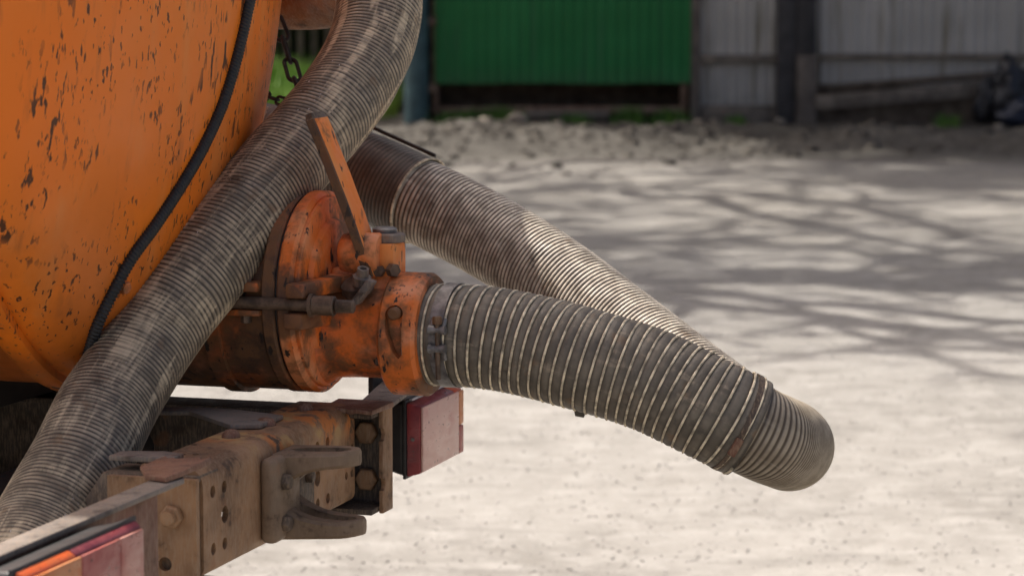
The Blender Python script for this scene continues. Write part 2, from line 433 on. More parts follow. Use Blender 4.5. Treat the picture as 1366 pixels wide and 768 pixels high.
c = k.mix(k.ramp(k.noise(26, 5, .7), .56, .70, 0, .6), c, (.336, .32, .295))
c = k.mix(k.ramp(k.noise(3.4, 5, .65), .55, .70, 0, .5), c, (.152, .139, .12))
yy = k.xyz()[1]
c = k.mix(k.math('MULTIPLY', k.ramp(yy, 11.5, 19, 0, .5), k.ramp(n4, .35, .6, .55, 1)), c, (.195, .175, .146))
c = k.mix(k.math('MULTIPLY', k.ramp(yy, 20.8, 23.0, 0, .96), k.ramp(n2, .3, .6, .7, 1)), c, (.048, .042, .034))  # near-fence shade band painted into the soil as darker colour
k.col(c); k.bump(k.math('ADD', n2, k.math('MULTIPLY', n3, .6)), .5, .012)
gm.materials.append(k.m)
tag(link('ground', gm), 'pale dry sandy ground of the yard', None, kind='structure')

def stones(name, n, area, size, mat):
    mb = MB()
    for _ in range(n):
        x, y = area(); s = size()
        z = ground_h(x, y); a = random.random() * 6.28; e = [random.uniform(.7, 1.3) for _ in range(5)]
        ring = [(x + math.cos(a + q * 1.2566) * s * e[q], y + math.sin(a + q * 1.2566) * s * e[(q + 2) % 5], z - s * .2) for q in range(5)]
        top = [(x + math.cos(a + .3 + q * 1.2566) * s * .55, y + math.sin(a + .3 + q * 1.2566) * s * .55, z + s * random.uniform(.35, .6)) for q in range(5)]
        o = len(mb.v); mb.v += [Vector(p) for p in ring + top]
        mb.f += [(o + q, o + (q + 1) % 5, o + 5 + (q + 1) % 5, o + 5 + q) for q in range(5)] + [tuple(o + 5 + q for q in range(5))]
    me = bpy.data.meshes.new(name); me.from_pydata([tuple(p) for p in mb.v], [], mb.f); me.update(); me.shade_smooth()
    me.set_sharp_from_angle(angle=R(45)); me.materials.append(mat); return me
k = Mat('gravel_stone', .85, spec=.25)
v = k.noise(9, 2); c = k.mix(k.ramp(v, .35, .65), (.20, .188, .168), (.33, .315, .29)); k.col(c); M['gravel'] = k.m
k = Mat('rubble_stone', .9, spec=.2); k.col(k.mix(k.ramp(k.noise(5, 3), .35, .65), (.055, .048, .040), (.125, .110, .090))); M['rubble'] = k.m
def near_area():
    y = 6.3 + 9 * random.random() ** 1.6; return random.uniform(-.22, .22) * y + random.uniform(-.3, .3), y
tag(link('gravel', stones('gravel', 26000, near_area, lambda: .0018 + .0065 * random.random() ** 5, M['gravel'])), 'fine gravel strewn over the pale ground', None, kind='stuff')
def heap_area():
    return random.gauss(.4, 1.9), random.gauss(24.5, 1.2)
tag(link('rubble', stones('rubble', 1500, heap_area, lambda: .014 + .06 * random.random() ** 3, M['rubble'])), 'broken rubble on the low heap before the fence', None, kind='stuff')

# ================================================================== the vacuum truck
truck = empty('vacuum_truck', (O.x, O.y, 0), -YAW)
tag(truck, 'rear of an orange vacuum tanker truck with rusty chassis and tail lamps', 'truck')
OFF = (0, 0, ZO)
def part(name, mb, mat, parent=None, label=None, **kw):
    me = finish(mb if isinstance(mb, bpy.types.Mesh) else mb.mesh(name, OFF), mat, **kw)
    o = link(name, me, parent or truck)
    if label: o['label'] = label
    return o
# ---- tank: an upright oval barrel with a dished head
TF, TL, TZ, RL, RZ, TH = -.385, -.16, .695, .520, .755, .165
def oval(f, q=1.0, n=128, grow=0.0):
    return [Vector((f, TL + (RL * q + grow) * math.cos(2 * math.pi * k / n), TZ + (RZ * q + grow) * math.sin(2 * math.pi * k / n))) for k in range(n)]
part('tank_barrel', MB().loft([oval(TF - 2.6 * i / 12) for i in range(13)]), M['tank'], smooth=30)
def head_pt(l, z, up=0.0):
    q = 1 - ((l - TL) / RL) ** 2 - ((z - TZ) / RZ) ** 2
    return Vector((TF + .012 + TH * math.sqrt(max(q, 0)) + up, l, z))
rings = [oval(TF + .0005), oval(TF + .012)]
for i in range(1, 40):
    a = i / 40 * math.pi / 2; rings.append(oval(TF + .012 + TH * math.sin(a), math.cos(a)))
head = part('tank_head', MB().loft(rings), M['tank'], smooth=30)
rr = []
for df, g in ((-.022, .0), (-.022, .011), (-.014, .014), (.006, .014), (.013, .010), (.013, -.004)): rr.append(oval(TF + df, 1, 128, g))
part('rim_band', MB().loft(rr, cap=False), M['tank'], head, smooth=30)
# corrugated conduit running down the head
def head_hit(px, py, up=0.0):
    r = ray(px, py); o = Vector((0, 0, CAM_H)) - O
    A = Vector((1 / (TH + up), 1 / (RL + up), 1 / (RZ + up)))
    c0 = Vector((o.dot(FV) - TF - .012, o.dot(LV) - TL, o.z - TZ)); d = Vector((r.dot(FV), r.dot(LV), r.z))
    c0 = Vector([a * b for a, b in zip(c0, A)]); d = Vector([a * b for a, b in zip(d, A)])
    a, b, c_ = d.dot(d), c0.dot(d), c0.dot(c0) - 1; D = b * b - a * c_
    t = (-b - math.sqrt(D)) / a if D > 0 else -b / a
    return loc(Vector((0, 0, CAM_H)) + r * t)
cpts = [head_hit(px, py, .004) for px, py in ((352, -90), (344, -40), (333, 0), (322, 50), (309, 100), (292, 150), (266, 205), (236, 256), (205, 303), (176, 343), (150, 390), (129, 435), (116, 478))]
cm, _, _ = hose_mesh('conduit', [p + Vector(OFF) for p in cpts], .0088, .0050, .0022, M['conduit'], 20, 5, dent=0)
link('conduit', cm, head)
for px, py in ((150, 390),):
    p = head_hit(px, py); mb = MB(); mb.hexn(p + Vector((.002, .02, .006)), (1, -.3, -.2), .009, .012); part('conduit_clip', mb, M['valve'], head)
# the filling elbow at the top, leading to the hose
e_pts = [loc(at(*q)) + Vector(OFF) for q in ((330, -14, 4.42), (372, -13, 4.42), (420, -13, 4.40), (462, -22, 4.34), (486, -48, 4.25), (492, -90, 4.2), (480, -140, 4.2))]
epath, _ = spline(e_pts, .012)
me = MB().tube(epath, .0605, 40).mesh('filler_elbow')
part('filler_elbow', me, m_rust('elbow_rust', a=(.10, .038, .012), b=(.30, .11, .025)), None, 'rusty brown filler elbow', smooth=60)

# ---- outlet pipe, valve and coupling (axis f, through the frame origin)
def lathe(prof, c=(0, 0, 0), n=64): return MB().lathe(prof, c, (1, 0, 0), n)
ov = part('outlet_pipe', lathe([(-.42, .128), (-.255, .128), (-.254, .133), (-.232, .133), (-.231, .127), (-.166, .127)], (0, 0, .045)), M['valve_dirty'], smooth=35)
vb = part('valve_body', lathe([(-.1235, .129), (-.1190, .129), (-.1172, .127), (-.1165, .100), (-.110, .096), (-.108, .088), (-.107, .02)], (0, 0, .053)), M['valve'], None, 'orange gate valve body')
part('flange', lathe([(-.168, .128), (-.168, .134), (-.165, .137), (-.152, .137), (-.149, .134), (-.149, .12)], (0, 0, .053)), M['valve_dirty'], vb, smooth=35)
part('gasket', lathe([(-.1492, .12), (-.1492, .131), (-.1455, .131), (-.1455, .12)], (0, 0, .053)), M['black_plastic'], vb, smooth=35)
part('flange', lathe([(-.146, .12), (-.146, .134), (-.143, .137), (-.128, .137), (-.1235, .132), (-.123, .10)], (0, 0, .053)), M['valve'], vb, smooth=35)
part('neck_pipe', lathe([(-.122, .080), (-.112, .072), (-.104, .067), (-.075, .0655), (-.0262, .0655)], (0, 0, .004)), M['valve_dirty'] if False else m_worn('neck_paint', base=(.80, .17, .018), grime=.78), vb, smooth=60)
# coupling with a cam pocket
mc = lathe([(-.026, .05), (-.026, .079), (-.022, .083), (.022, .083), (.027, .079), (.027, .05)]).mesh('coupling', OFF)
cut = MB()
tear = [(-.003 + .0125 * math.cos(R(a)), .034 + .0125 * math.sin(R(a))) for a in range(-10, 200, 15)] + [(-.013, .012), (-.003, -.016), (.004, -.024), (.0105, -.018), (.010, .010)]
cut.prism([(a, b + ZO) for a, b in tear], -.12, -.0655, 'y')
mc = boolean(mc, cut.mesh('cut'))
cpl = part('coupling', mc, m_worn('coupling_paint', base=(.74, .175, .024), grime=.66, light=(.74, .29, .13)), None, 'orange cast hose coupling with cam pocket', smooth=35, rough=.0004)
part('cam_knob', MB().lathe([(0, .0085), (.014, .0085), (.017, .006)], (-.002, -.066, .036), (0, -1, 0), 20), M['valve_dirty'], cpl)
part('bolt', MB().hexn((-.0265, -.066, -.03), (-1, 0, 0), .006, .005), M['steel'], cpl)
# clamp ears on the near side of the valve with the swing bolt between them
part('clamp_ear', MB().hexa([(-.128, -.150, .060), (-.101, -.150, .060), (-.075, -.015, .060), (-.121, -.015, .060),
                             (-.128, -.150, .079), (-.101, -.150, .079), (-.075, -.015, .082), (-.121, -.015, .082)]), M['valve'], vb, bevel=.0035, rough=.0006)
part('clamp_ear', MB().hexa([(-.131, -.150, .019), (-.104, -.150, .019), (-.095, -.06, .015), (-.121, -.06, .015),
                             (-.131, -.150, .040), (-.104, -.150, .040), (-.095, -.06, .040), (-.121, -.06, .040)]), M['valve'], vb, bevel=.0035, rough=.0006)
sb = part('swing_bolt', MB().lathe([(-.23, .0085), (-.092, .0085)], (0, -.138, .051), (1, 0, 0), 20), M['steel'], vb)
mb = MB(); prof = []
for i in range(34): prof.append((-.060 + i * .0007, .0080 + (.0007 if i % 2 else 0)))
prof += [(-.0365, .0078), (-.0355, .0065)]
part('thread', mb.lathe(prof, (0, -.138, .051), (1, 0, 0), 20), M['steel'], sb, smooth=60)
part('nut', MB().lathe([(-.0915, .013), (-.0635, .013), (-.062, .0115)], (0, -.138, .051), (1, 0, 0), 22), M['steel'], sb)
part('washer', MB().lathe([(-.0965, .0125), (-.0965, .0155), (-.0918, .0155), (-.0918, .01)], (0, -.138, .051), (1, 0, 0), 22), M['steel'], sb)
part('lug', MB().box(-.205, -.168, -.145, -.10, .066, .079), M['valve'], ov, bevel=.003)
part('lug', MB().box(-.214, -.166, -.145, -.10, .034, .042), M['valve'], ov, bevel=.002)
part('bolt', MB().hexn((-.188, -.136, .034), (0, 0, -1), .0075, .010), M['steel'], ov)
part('bolt', MB().hexn((-.188, -.136, .079), (0, 0, 1), .0075, .008), M['steel'], ov)
# hub, pivot, lever, grease nipple
part('pivot_base', MB().hexa([(-.108, -.04, .045), (-.022, -.03, .045), (-.022, .035, .045), (-.108, .04, .045), (-.108, -.03, .090), (-.022, -.022, .080), (-.022, .03, .080), (-.108, .03, .090)]), M['valve'], vb, bevel=.005)
part('hub', MB().lathe([(-.098, .020), (-.094, .026), (-.085, .0285), (-.045, .0285), (-.041, .026)], (0, -.015, .108), (1, 0, 0), 28), M['valve'], vb, smooth=45)
part('pivot_block', MB().box(-.050, -.022, -.022, .03, .078, .122), M['lever'], vb, bevel=.003)
part('pivot_washer', MB().lathe([(.1225, .010), (.1225, .0225), (.1265, .0235), (.1325, .0235), (.1345, .021)], (-.040, .008, 0), (0, 0, 1), 28), M['rust_grey'], vb, smooth=40)
part('pivot_washer', MB().lathe([(.1347, .008), (.1347, .0165), (.1395, .017), (.142, .013)], (-.046, .012, 0), (0, 0, 1), 24), M['zinc'], vb, smooth=40)
part('nut', MB().hexn((-.024, -.024, .088), (.7, -.7, 0), .0095, .012), M['steel'], vb)
part('nut', MB().hexn((-.040, -.024, .086), (0, -1, 0), .008, .010), M['steel'], vb)
T0, T1 = Vector((-.051, 0, .078)), Vector((-.127, 0, .297))
d = (T1 - T0).normalized(); nrm = Vector((d.z, 0, -d.x))
rings = []
N_ = 26
for i in range(N_ + 1):
    t = i / N_; wl = .0255 + .002 * t; th = .0068
    if t > .95: q = (t - .95) / .05; wl *= 1 - .25 * q * q; th *= 1 - .25 * q * q
    c_ = T0.lerp(T1, t) + nrm * (.003 * math.sin(t * math.pi)) + Vector((0, -.014 - .026 * t, 0))
    rings.append([c_ + nrm * (th * a) + Vector((0, wl * b, 0)) for a, b in ((-1, -.9), (-.8, -1), (.8, -1), (1, -.9), (1, .9), (.8, 1), (-.8, 1), (-1, .9))])
lm = MB().loft(rings).mesh('valve_lever', OFF); M['lever_edge'] = m_worn('lever_edge_shade_grime', base=(.20, .06, .015), grime=.95, light=(.12, .05, .02))
lm = finish(lm, [M['lever'], M['lever_edge'], M['rust_dark']], smooth=35, rough=.0005)
for pg in lm.polygons:
    if pg.normal.y < -.3: pg.material_index = 1  # camera-facing edge coloured darker for shade as well as grime
    if pg.center.z > ZO + .2885: pg.material_index = 2
lv = link('valve_lever', lm, vb); lv['label'] = 'long flat orange valve lever leaning up'
nip = part('grease_nipple', MB().lathe([(0, .012), (.012, .0125), (.013, .0085), (.024, .0078), (.024, .0048), (.012, .0045)], (-.052, -.066, .072), (.25, -.3, 1), 24, cap=False), M['rust_grey'], vb, smooth=40)
part('tab', MB().hexa([(-.062, -.09, .048), (-.050, -.09, .046), (-.050, -.070, .046), (-.062, -.070, .048),
                       (-.036, -.09, .082), (-.026, -.09, .078), (-.026, -.070, .078), (-.036, -.070, .082)]), M['rust_grey'], vb, bevel=.003)
part('boss', MB().lathe([(0, .022), (.012, .021), (.016, .014)], (-.062, -.050, .062), (-.1, -.5, 1), 24), M['steel'], vb, smooth=45)

# ---- rear cross member between the frame rails
XF, XL0, XL1, XZ0, XZ1 = -.076, -.546, -.030, -.227, -.094
sec = [(-.155, XZ1)]
for i in range(7):
    a = math.pi / 2 * (1 - i / 6); sec.append((XF - .024 + .024 * math.cos(a), XZ1 - .024 + .024 * math.sin(a)))
for i in range(5):
    a = -math.pi / 2 * i / 4; sec.append((XF - .012 + .012 * math.cos(a), XZ0 + .012 + .012 * math.sin(a)))
sec.append((-.18, XZ0))
th = .008
inner = [(-.18, XZ0 + th)] + [(XF - th - .004, XZ0 + th), (XF - th, XZ0 + th + .004), (XF - th, XZ1 - th - .016), (XF - th - .016, XZ1 - th)] + [(-.155, XZ1 - th)]
xm = MB().prism(sec + inner, XL0, XL1, 'y').mesh('cross_member', OFF)
cut = MB()
def hole(l, z, r): cut.cyl((XF - .03, l, z + ZO), (XF + .02, l, z + ZO), r, 16)
for l in (-.517, -.482): hole(l, -.128, .0075); hole(l, -.197, .0075)
hole(-.481, -.162, .0105); hole(-.170, -.172, .0105)
for l in (-.170, -.132): hole(l, -.130, .007); hole(l, -.205, .007)
for l in (-.062, -.040): hole(l, -.153, .0055); hole(l, -.187, .0055)
for l, f_ in ((-.50, -.112), (-.465, -.120), (-.47, -.135), (-.40, -.15)): cut.cyl((f_, l, XZ1 - .03 + ZO), (f_, l, XZ1 + .03 + ZO), .0045, 14)
xm = boolean(xm, cut.mesh('cut'))
cross = part('cross_member', xm, M['rust_paint'], None, 'rusty pressed steel cross member with holes', smooth=32)
for f_, l, r_ in ((-.122, -.235, .014), (-.128, -.335, .012), (-.12, -.10, .011)):
    part('rivet', MB().lathe([(0, r_), (.004, r_ * .95), (.009, r_ * .6), (.0105, .001)], (f_, l, XZ1), (0, 0, 1), 18), M['rust_red'], cross, smooth=60)
# gusset plates in the corners
part('gusset_plate', MB().prism([(-.36, -.225), (-.245, -.195), (-.150, -.285), (-.115, -.27), (-.115, -.19), (-.19, -.165), (-.245, -.160), (-.36, -.185)], XZ1 + .001, XZ1 + .007, 'z'), M['rust_grey'], cross, bevel=.0012)
part('gusset_plate', MB().prism([(-.20, -.54), (-.12, -.54), (-.12, -.50), (-.15, -.49), (-.20, -.505)], XZ1 + .001, XZ1 + .007, 'z'), M['rust_grey'], cross, bevel=.0012)

# ---- frame rails
def rail(l_web, sgn, f_end, mat):
    t = .008; fl = .065
    prof = [(0, -.243), (sgn * -fl, -.243), (sgn * -fl, -.235), (sgn * -t, -.235), (sgn * -t, -.112), (sgn * -fl, -.112), (sgn * -fl, -.104), (0, -.104)]
    return MB().prism([(l_web + a, b) for a, b in prof], -3.0, f_end, 'x')
fr_ = part('frame_rail', rail(.020, 1, -.046, None), M['rail'], None, 'far frame rail', bevel=.002)
ep = [(.0215, -.2445), (-.018, -.2445)]
for zc_ in (-.205, -.137):
    ep += [(-.018, zc_ - .009), (-.012, zc_ - .0075), (-.009, zc_), (-.012, zc_ + .0075), (-.018, zc_ + .009)]
ep += [(-.018, -.1025), (.0215, -.1025)]
part('end_plate', MB().prism(ep, -.0455, -.0395, 'x'), M['rust'], fr_, bevel=.0008)
torn = []
for i in range(15):
    x = -.115 + i * .0055; torn.append((x, -.060 - .006 * random.random()))
part('torn_flange', MB().prism([(-.115, .018)] + torn + [(-.036, .018)], -.1035, -.0965, 'z'), M['rust_red'], fr_, bevel=.0015, rough=.0035, rscale=60)
for f_ in (-.125, -.102): part('rivet', MB().lathe([(0, .011), (.005, .010), (.009, .005)], (f_, -.03, -.1037), (0, 0, 1), 16), M['rust_red'], fr_, smooth=60)
for z in (-.139, -.203):
    part('bolt', MB().hexn((-.072, .0115, z), (0, -1, 0), .0165, .012, .2), M['rust'], fr_, bevel=.001)
def rail2():
    t = .008; prof = lambda z: [(-.556, z - .139), (-.491, z - .139), (-.491, z - .131), (-.548, z - .131), (-.548, z - .008), (-.491, z - .008), (-.491, z), (-.556, z)]
    return MB().loft([[Vector((f_, a, b)) for a, b in prof(z)] for f_, z in ((-3.0, -.30), (-.34, -.30), (-.20, -.104), (-.079, -.104))])
nr = part('frame_rail', rail2(), M['rust_dark'], None, 'near frame rail', bevel=.002)
wp = boolean(MB().box(-.19, -.0765, -.566, -.5565, -.245, -.106).mesh('w', OFF), MB().cyl((-.117, -.60, -.208 + ZO), (-.117, -.50, -.208 + ZO), .0085, 18).mesh('c'))
part('web_plate', wp, M['rust'], nr)
bo = part('bolt', MB().hexn((-.106, -.5665, -.150), (0, -1, 0), .0145, .010, .1), M['rust'], nr, bevel=.001)
part('stud', MB().cyl((-.106, -.576, -.150), (-.106, -.585, -.150), .0085, 16), M['rust'], nr, bevel=.001)
# ---- towing fork on the cross member
tf = empty('towing_fork'); tf.parent = truck; tf['label'] = 'cast towing fork with two slotted prongs'
tf.location = (0, 0, 0)
part('base_plate', MB().box(XF + .0005, XF + .022, -.372, -.285, -.219, -.113), M['cast'], tf, bevel=.008, seg=3, rough=.0008)
part('base_plate', MB().box(XF + .0005, XF + .010, -.288, -.205, -.222, -.140), M['rust_dark'], tf, bevel=.004, seg=2)
def prong(zc, sgn, f_tip, zt):
    lc, hw = -.297, .034
    out = []
    for i in range(24):                                # plan outline with rounded tip
        pass
    tipc = f_tip - hw
    plan = [(XF + .004, lc - hw - .006)] + [(tipc + hw * math.cos(a), lc + hw * math.sin(a)) for a in [R(-90 + 180 * i / 16) for i in range(17)]] + [(XF + .004, lc + hw + .006)]
    me_ = bmesh.new()
    def zz(f_):                                        # thick at the root with a fillet, thin at the tip
        t = max(0, min(1, (f_ - XF) / (f_tip - XF))); return .020 + .034 * (1 - t) ** 3.2
    m2 = MB(); NS = 14; rows = []
    for i in range(NS + 1):
        f_ = XF + .002 + (f_tip - XF - .003) * i / NS
        half = hw + .006 * (1 - i / NS) if f_ < tipc else math.sqrt(max(1e-5, hw * hw - (f_ - tipc) ** 2))
        th_ = zz(f_); zo = zc + (zt - zc) * i / NS
        z_a, z_b = (zo, zo - th_) if sgn > 0 else (zo, zo + th_)
        lo, hi = min(z_a, z_b), max(z_a, z_b)
        e = .004
        rows.append([Vector((f_, lc + s_ * (half - ee), z)) for s_, z, ee in ((-1, lo + e, 0), (-1, hi - e, 0), (-1, hi, e), (1, hi, e), (1, hi - e, 0), (1, lo + e, 0), (1, lo, e), (-1, lo, e))])
    m2.loft(rows)
    me2 = m2.mesh('prong', OFF)
    c2 = MB(); cl = [(tipc - .046 + .014 * math.cos(R(90 + 180 * i / 10)), lc + .014 * math.sin(R(90 + 180 * i / 10))) for i in range(11)] + \
                    [(tipc + .008 + .014 * math.cos(R(-90 + 180 * i / 10)), lc + .014 * math.sin(R(-90 + 180 * i / 10))) for i in range(11)]
    c2.prism(cl, -.4 + ZO, .2 + ZO, 'z')
    return boolean(me2, c2.mesh('cut'))
part('prong', prong(-.113, 1, .030, -.108), M['cast'], tf, smooth=35, rough=.0007)
part('prong', prong(-.221, -1, .036, -.215), M['cast'], tf, smooth=35, rough=.0007)
for l, z in ((-.345, -.145), (-.345, -.197)): part('bolt', MB().hexn((XF + .020, l, z), (1, 0, 0), .0105, .012), M['rust_dark'], tf, bevel=.001)
for l, z in ((-.232, -.158), (-.232, -.200)): part('bolt', MB().hexn((XF + .009, l, z), (1, 0, 0), .0085, .010), M['rust_dark'], tf, bevel=.001)

# ---- far tail lamp on its strap
br = part('lamp_bracket', MB().hexa([(-.094, .0225, -.112), (-.048, .0225, -.112), (-.13, .40, -.134), (-.19, .40, -.134),
                                     (-.094, .0225, -.106), (-.048, .0225, -.106), (-.13, .40, -.128), (-.19, .40, -.128)]), M['rust_grey'], None, 'bent far lamp bracket', bevel=.0015, rough=.001)
part('bracket_leg', MB().box(-.196, -.188, .355, .56, -.225, -.112), M['black_steel'], br, bevel=.002)
def tail_lamp(name, f0, f1, l0, l1, z0, z1, label, cells, ends):
    r_ = empty(name); r_.parent = truck; r_['label'] = label
    dz, dl = (z1 - z0) * .07, (l1 - l0) * .05
    fm = f0 + (f1 - f0) * .70
    part('housing', MB().hexa([(f0, l0 + dl * 1.6, z0 + dz * 2), (fm, l0, z0), (fm, l1, z0), (f0, l1 - dl * 1.6, z0 + dz * 2),
                               (f0, l0 + dl * 1.6, z1 - dz), (fm, l0, z1), (fm, l1, z1), (f0, l1 - dl * 1.6, z1 - dz)]), M['black_plastic'], r_, bevel=.006, seg=3)
    part('seal', MB().box(fm, fm + .005, l0 - .003, l1 + .003, z0 - .003, z1 + .003), M['black_plastic'], r_, bevel=.001)
    g = .0
    for a, b, mt in ends:                              # coloured side of the lens behind the faces
        la, lb = l0 + (l1 - l0) * a, l0 + (l1 - l0) * b
        part('lens', MB().hexa([(fm + .0052, la, z0), (f1 - .004, la + (.006 if a == 0 else 0), z0 + .005), (f1 - .004, lb - (.006 if b == 1 else 0), z0 + .005), (fm + .0052, lb, z0),
                                (fm + .0052, la, z1), (f1 - .004, la + (.006 if a == 0 else 0), z1 - .006), (f1 - .004, lb - (.006 if b == 1 else 0), z1 - .006), (fm + .0052, lb, z1)]), M[mt], r_, bevel=.0025)
    for a, b, c0_, c1_, mt in cells:
        part('lens_face', MB().box(f1 - .0042, f1, l0 + (l1 - l0) * a + .007 * (a == 0) + .0008, l0 + (l1 - l0) * b - .007 * (b == 1) - .0008,
                                   z0 + (z1 - z0) * c0_ + .006 * (c0_ == 0) + .0008, z0 + (z1 - z0) * c1_ - .007 * (c1_ == 1) - .0008), M[mt], r_, bevel=.0018, rough=.0003)
    return r_
fl_ = tail_lamp('tail_lamp', -.205, -.108, .345, .555, -.262, -.150, 'far tail lamp with faded pink lens in black housing',
                [(0, .86, 0, 1, 'lens_far'), (.86, 1, .45, 1, 'lens_amber'), (.86, 1, 0, .45, 'lens_rose')], [(0, .80, 'lens_red'), (.80, 1, 'lens_orange')])
part('top_glint', MB().hexa([(f_, l_, z_) for z_ in (-.1498, -.1470) for f_, l_ in ((-.150, .36), (-.128, .36), (-.128, .535), (-.150, .535))]), M['glint_tag_white'], fl_)  # white strip stands in for sunlight on the lamp's top edge
part('screw', MB().lathe([(0, .003), (.0015, .0025)], (-.122, .3445, -.205), (0, -1, 0), 10), M['zinc'], fl_)
# ---- near tail lamp on its angle iron
ab = part('lamp_bracket', MB().hexa([(-.080, -1.20, -.092), (-.050, -1.20, -.092), (-.050, -.66, -.092), (-.082, -.60, -.092),
                                     (-.080, -1.20, -.085), (-.050, -1.20, -.085), (-.050, -.66, -.085), (-.082, -.60, -.085)]), M['rust_grey'], None, 'near lamp angle iron', bevel=.002, rough=.0012)
part('bracket_leg', MB().box(-.066, -.058, -1.20, -.715, -.26, -.0925), M['rust_red'], ab, bevel=.0015)
tl = [(-.115, -.64)]
for i in range(13): tl.append((-.112 + i * .005 + random.uniform(-.002, .002), -.575 + random.uniform(-.014, .010)))
tl += [(-.050, -.66), (-.056, -.70), (-.085, -.69)]
part('torn_edge', MB().prism(tl, -.0845, -.078, 'z'), M['rust_red'], ab, bevel=.001, rough=.003, rscale=50)
tail_lamp('tail_lamp', -.056, .006, -1.165, -.886, -.200, -.088, 'near tail lamp with amber, rose and plum lens panels',
          [(0, .44, 0, 1, 'lens_amber'), (.44, .77, 0, 1, 'lens_rose'), (.77, 1, .42, 1, 'lens_pink'), (.77, 1, 0, .42, 'lens_plum')],
          [(0, .42, 'lens_orange'), (.42, 1, 'lens_plum')])
# ---- dark running gear under the tank
part('dark_fill_panel', MB().box(-.66, -.645, -.62, .42, -.62, .05), M['black_steel'], None, bevel=.003)  # black sheet added to keep the space under the tank dark
part('subframe_beam', MB().box(-2.9, -.46, -.50, -.40, -.103, .02), M['black_steel'], None, bevel=.004)
part('subframe_beam', MB().box(-2.9, -.46, .0, .019, -.103, .0), M['black_steel'], None, bevel=.004)
part('saddle', MB().box(-.56, -.50, -.42, .02, -.09, .06), M['black_steel'], None, bevel=.004)
part('frame_crossbar', MB().cyl((-.40, -.54, -.17), (-.40, -.03, -.17), .03, 20), M['black_steel'], None)
part('axle', MB().cyl((-1.35, -.75, -.62), (-1.35, .62, -.62), .07, 20), M['black_steel'], None)
for l in (-.72, .42):
    wh = part('wheel', MB().lathe([(-.10, .24), (-.12, .32), (-.115, .37), (-.09, .39), (.09, .39), (.115, .37), (.12, .32), (.10, .24)], (-1.35, l + .06, -.62), (0, 1, 0), 48), M['rubber'], None, smooth=40)
    part('rim', MB().lathe([(-.105, .24), (-.06, .22), (-.05, .10), (-.09, .08), (-.09, .01)], (-1.35, l + .06, -.62), (0, 1, 0), 36), M['valve_dirty'], wh, smooth=40)
# open box added above the tank, out of view, to shade the near hose
tr_ = part('top_shade_box', MB().box(-2.4, -.43, TL - .40, TL + .50, 1.44, 1.452), M['tank'], None, bevel=.003)
for l_ in (TL - .40, TL + .49): part('top_shade_side', MB().box(-2.4, -.43, l_, l_ + .012, 1.4525, 1.72), M['tank'], tr_, bevel=.003)
part('top_shade_end', MB().box(-.442, -.43, TL - .387, TL + .489, 1.4525, 1.72), M['tank'], tr_, bevel=.003)
for f_ in (-.7, -1.6): part('top_shade_leg', MB().box(f_, f_ + .05, TL - .3, TL + .3, 1.30, 1.4395), M['black_steel'], tr_)
st_ = part('side_shade_box', MB().box(-2.4, -.36, .372, .80, .46, .472), M['tank'], None, bevel=.003)  # unseen box added beside the tank to shade the rear hose
for l_ in (.372, .79): part('side_shade_wall', MB().box(-2.4, -.36, l_, l_ + .010, .4725, .70), M['tank'], st_, bevel=.003)
part('side_shade_end', MB().box(-.372, -.36, .3825, .7895, .4725, .70), M['tank'], st_, bevel=.003)
for f_ in (-.8, -1.8): part('side_shade_bracket', MB().box(f_, f_ + .04, .28, .78, .42, .4595), M['black_steel'], st_)
# flat bar above the rear hose
p0, p1 = at(470, 158, 4.52), at(581, 208, 4.40)
d = (p1 - p0); side = Vector((.2, 1, 0)).normalized() * .005; upv = Vector((0, 0, .0026))
pp = [loc(p0 - side - upv), loc(p1 - side - upv), loc(p1 + side - upv), loc(p0 + side - upv), loc(p0 - side + upv), loc(p1 - side + upv), loc(p1 + side + upv), loc(p0 + side + upv)]
part('hose_guard', MB().hexa(pp), M['black_steel'], None, 'thin dark guard bar over the rear hose', bevel=.0006)

# ================================================================== hoses
hr = empty('delivery_hose', W(.30, .15, 0)); tag(hr, 'dark ribbed hose clamped to the orange coupling and looping back behind itself', 'hose')
def hpart(name, me, root, parent=None):
    for v_ in me.vertices: v_.co -= root.location
    return link(name, me, parent or root)
coarse = [W(.004, 0, 0), W(.03, 0, 0)] + [at(*q) for q in ((640, 449, 3.77), (700, 459, 3.755), (780, 480, 3.73), (866, 506, 3.71), (950, 546, 3.69), (1000, 571, 3.69))]
me, cpath, cfr = hose_mesh('coarse_hose', coarse, .0685, .0152, .0022, M['hose_coarse'], 64, 8, dent=.0009)
ch = hpart('coarse_hose', me, hr)
hpart('pale_rib', helix_mesh('pale_rib', coarse, .0676, .0152, .0018, M['hose_rib'], 44, math.pi), hr, ch)
fine = [at(*q) for q in ((930, 536, 3.70), (1000, 571, 3.69), (1030, 585, 3.715), (1049, 593, 3.78), (1052, 595, 3.85), (1042, 590, 3.94), (1014, 574, 4.01), (956, 533, 4.08), (850, 453, 4.20), (740, 371, 4.31), (662, 321, 4.38), (606, 290, 4.42), (560, 268, 4.45), (500, 241, 4.50), (430, 215, 4.56), (340, 192, 4.64))]
me, fpath, ffr = hose_mesh('fine_hose', fine, .0612, .0069, .0019, M['hose_rear'], 64, 9, dent=.0005, jit=.07, tight=(.30, .62), rfun=lambda q: 1 + .09 * max(0, min(1, (q - .28) / .45)))
hpart('fine_hose', me, hr)
slv = [at(*q) for q in ((560, 268, 4.45), (500, 241, 4.50), (430, 215, 4.56), (340, 192, 4.64))]
me, spath, sfr = hose_mesh('outer_sleeve', slv, .0698, .0075, .0009, M['hose_sleeve'], 64, 6, dent=.0004, wall=.001)
os_ = hpart('outer_sleeve', me, hr)
